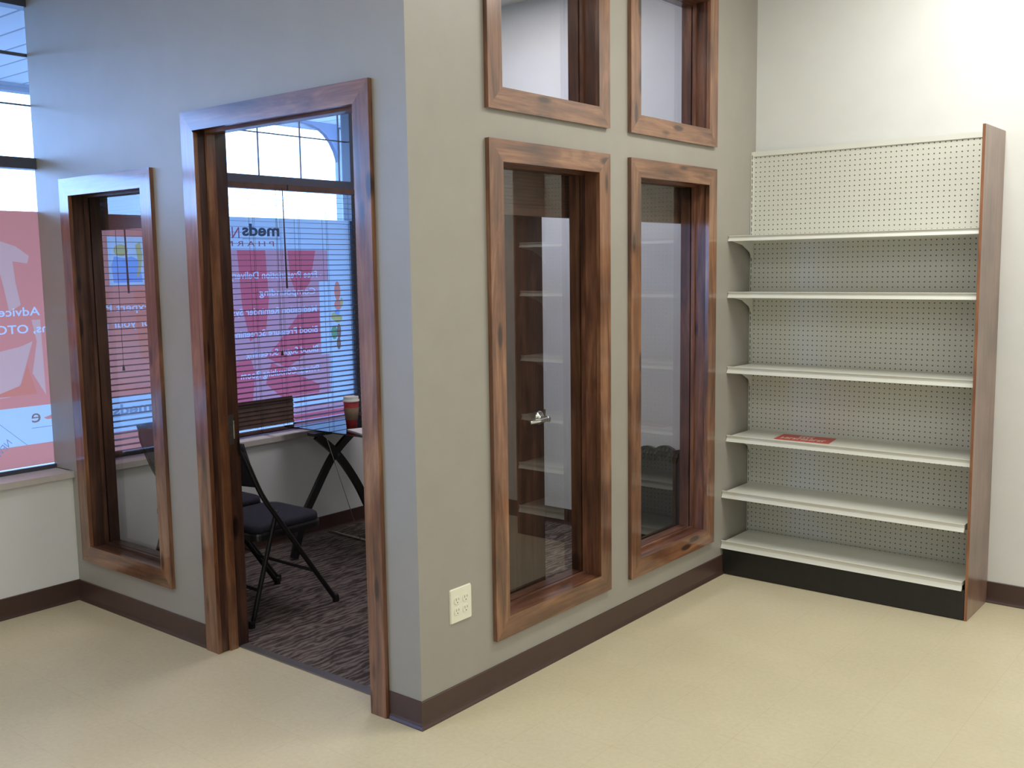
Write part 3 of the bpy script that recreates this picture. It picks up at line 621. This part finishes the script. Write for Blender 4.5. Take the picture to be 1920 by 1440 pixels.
for v in bm.verts: v.co += Vector((random.uniform(-.004, .004), random.uniform(-.004, .004), random.uniform(0, .004)))
tag(mk('crumpled_tissue', bm, 'paper'), 'small crumpled white tissue behind the coffee cup', 'tissue')
# ------------------------------------------------------------------ folding chairs
def make_chair(loc, rz, label):
    root = empty('folding_chair', loc, label, 'chair', 'black folding chairs in the booth')
    def part(name, bm, mat, par=root, **k):
        o = mk(name, bm, mat, None, **k); o.parent = par; return o
    fr = lambda s: spline([(s*.232, .245, .012), (s*.232, .085, .24), (s*.230, -.085, .49), (s*.226, -.17, .62), (s*.215, -.235, .78), (s*.19, -.255, .85)], 5)
    R_ = fr(1); L_ = fr(-1)
    arch = [Vector((.150, -.262, .872)), Vector((.09, -.265, .880)), Vector((0, -.267, .882)), Vector((-.09, -.265, .880)), Vector((-.150, -.262, .872))]
    bm = bmesh.new(); tube(bm, R_+arch+L_[::-1], .0125, 10); part('front_frame', bm, 'black_metal', smooth=True)
    for s in (1, -1):
        bm = bmesh.new(); tube(bm, spline([(s*.208, -.075, .525), (s*.208, -.14, .33), (s*.208, -.24, .012)], 5), .0115, 10); part('rear_leg', bm, 'black_metal', smooth=True)
        for p in ((s*.232, .247, 0), (s*.208, -.244, 0)):
            bm = bmesh.new(); lathe(bm, [(.017, 0), (.017, .022), (.014, .034)], p, 12); part('foot_cap', bm, 'black_metal')
    bm = bmesh.new(); tube(bm, [(.232, .125, .185), (-.232, .125, .185)], .008, 8); part('crossbar', bm, 'black_metal')
    bm = bmesh.new(); tube(bm, [(.208, -.19, .165), (-.208, -.19, .165)], .008, 8); part('crossbar', bm, 'black_metal')
    # padded seat with rounded corners
    def slab(bm, w, d, r, z0, z1, y, dome=0):
        pts = []
        for cx, cy, a0 in ((w/2-r, d/2-r, 0), (-w/2+r, d/2-r, 90), (-w/2+r*.6, -d/2+r*.6, 180), (w/2-r*.6, -d/2+r*.6, 270)):
            rr = r if a0 < 180 else r*.6
            for k in range(7): a = math.radians(a0+15*k); pts.append((cx+rr*math.cos(a), y+cy+rr*math.sin(a)))
        lv = [(1, z0), (1, z1-.012), (.985, z1-.003), (.94, z1+dome*.3), (.75, z1+dome*.75), (.4, z1+dome)]
        rings = [[bm.verts.new((px*k, y+(py-y)*k, z)) for px, py in pts] for k, z in lv]; m = len(pts)
        bm.faces.new(rings[0][::-1]); bm.faces.new(rings[-1])
        for a, b in zip(rings, rings[1:]):
            for k in range(m): bm.faces.new((a[k], a[(k+1) % m], b[(k+1) % m], b[k]))
    bm = bmesh.new(); slab(bm, .40, .405, .07, .432, .462, .010, .012); part('seat_cushion', bm, 'navy_fabric', smooth=True)
    bm = bmesh.new(); slab(bm, .412, .415, .07, .395, .431, .010); part('seat_pan', bm, 'black_metal')
    # curved backrest
    bm = bmesh.new(); N = 10; rows = []
    for z, yb in ((.655, -.178), (.67, -.186), (.76, -.222), (.84, -.248), (.868, -.256)):
        rows.append([[bm.verts.new((-.212+.424*k/N, yb-.035*math.sin(PI*k/N)+o, z)) for k in range(N+1)] for o in (-.010, .012)])
    for a, b in zip(rows, rows[1:]):
        for k in range(N):
            bm.faces.new((a[0][k], a[0][k+1], b[0][k+1], b[0][k])); bm.faces.new((a[1][k+1], a[1][k], b[1][k], b[1][k+1]))
        bm.faces.new((a[0][0], b[0][0], b[1][0], a[1][0])); bm.faces.new((a[0][N], a[1][N], b[1][N], b[0][N]))
    for q in (rows[0], rows[-1]):
        for k in range(N): bm.faces.new((q[0][k], q[1][k], q[1][k+1], q[0][k+1]))
    part('backrest', bm, 'navy_fabric', smooth=True)
    root.rotation_euler = (0, 0, rz); return root
c1 = make_chair((-1.557, .505, .004), 0, 'black folding chair with navy padded seat just inside the doorway')
c2 = c1.copy(); COL.objects.link(c2); c2.location = (-2.065, .545, .004); c2.rotation_euler = (0, 0, 0)
for ch in c1.children:
    d = ch.copy(); COL.objects.link(d); d.parent = c2
c2['label'] = 'black folding chair beyond the first, against the storefront sill and behind the narrow side window'
# dark carved piece against the back of the booth
cf = empty('carved_frame', (-.52, 2.55, .006), 'dark frame with a scalloped carved top edge leaning at the back of the booth', 'frame')
bm = bmesh.new(); x0, x1 = -.86, -.19
top = []
for k in range(61):
    t = k/60; u = 2*t-1
    top.append((x0+(x1-x0)*t, .50+.075*math.cos(u*PI/2)+.022*abs(math.sin(t*PI*5.0))))
prism(bm, [(x0, 0), (x1, 0)]+top[::-1], 1, -.02, .012)
o = mk('frame_body', bm, 'black_carved', cf, bevel=.003, M_=Matrix.Translation((0, 2.555, .006)) @ Matrix.Rotation(math.radians(-6), 4, 'X'))
bm = bmesh.new()
for k in range(9):
    t = (k+.5)/9; p = top[int(t*60)]
    for j in range(3): tube(bm, [(p[0]+(j-1)*.018, -.024, p[1]-.075), (p[0]+(j-1)*.026, -.030, p[1]-.035), (p[0]+(j-1)*.03, -.022, p[1]-.012)], [.003, .010, .003], 6)
mk('carved_scrolls', bm, 'black_carved', cf, M_=Matrix.Translation((0, 2.555, .006)) @ Matrix.Rotation(math.radians(-6), 4, 'X'))
# ------------------------------------------------------------------ outside
tag(mk('pavement', bx(((-40, -40, -.25), (XW-.26, 40, -.10))), 'pavement'), 'grey concrete pavement outside the storefront', 'pavement', kind='structure')
SO = 3.05; EX = -5.20
tag(mk('porch_soffit', bx(((EX, -9, SO), (XW-.26, 7, SO+.06))), 'soffit_vinyl'), 'ribbed vinyl soffit of the porch outside the storefront', 'soffit', kind='structure')
tag(mk('porch_beam', bx(((EX-.10, -9, SO-.05), (EX, 7, SO+.3)), ((EX, -9, SO-.02), (EX+.05, 7, SO))), 'siding'), 'pale beam along the porch edge', 'beam', kind='structure')
col = empty('porch_column', (EX, 4.5, -.1), 'pale porch column with an arched bracket outside the booth window', 'column')

COLX = -5.10
mk('column_shaft', bx(((COLX-.08, 4.235, -.1), (COLX, 4.75, SO-.05))), 'siding', col)
mk('column_trim', bx(((COLX, 4.275, -.1), (COLX+.012, 4.295, SO-.05)), ((COLX, 4.40, -.1), (COLX+.02, 4.46, SO-.05))), 'siding_dark', col)
bm = bmesh.new(); arc = [(3.40, 3.049), (3.70, 3.04), (3.90, 3.02), (4.00, 2.99), (4.08, 2.94), (4.15, 2.87), (4.20, 2.79), (4.236, 2.69)]
prism(bm, arc+[(4.236, 3.049)], 0, COLX-.07, COLX-.02); mk('arched_bracket', bm, 'siding_dark', col)
bm = None
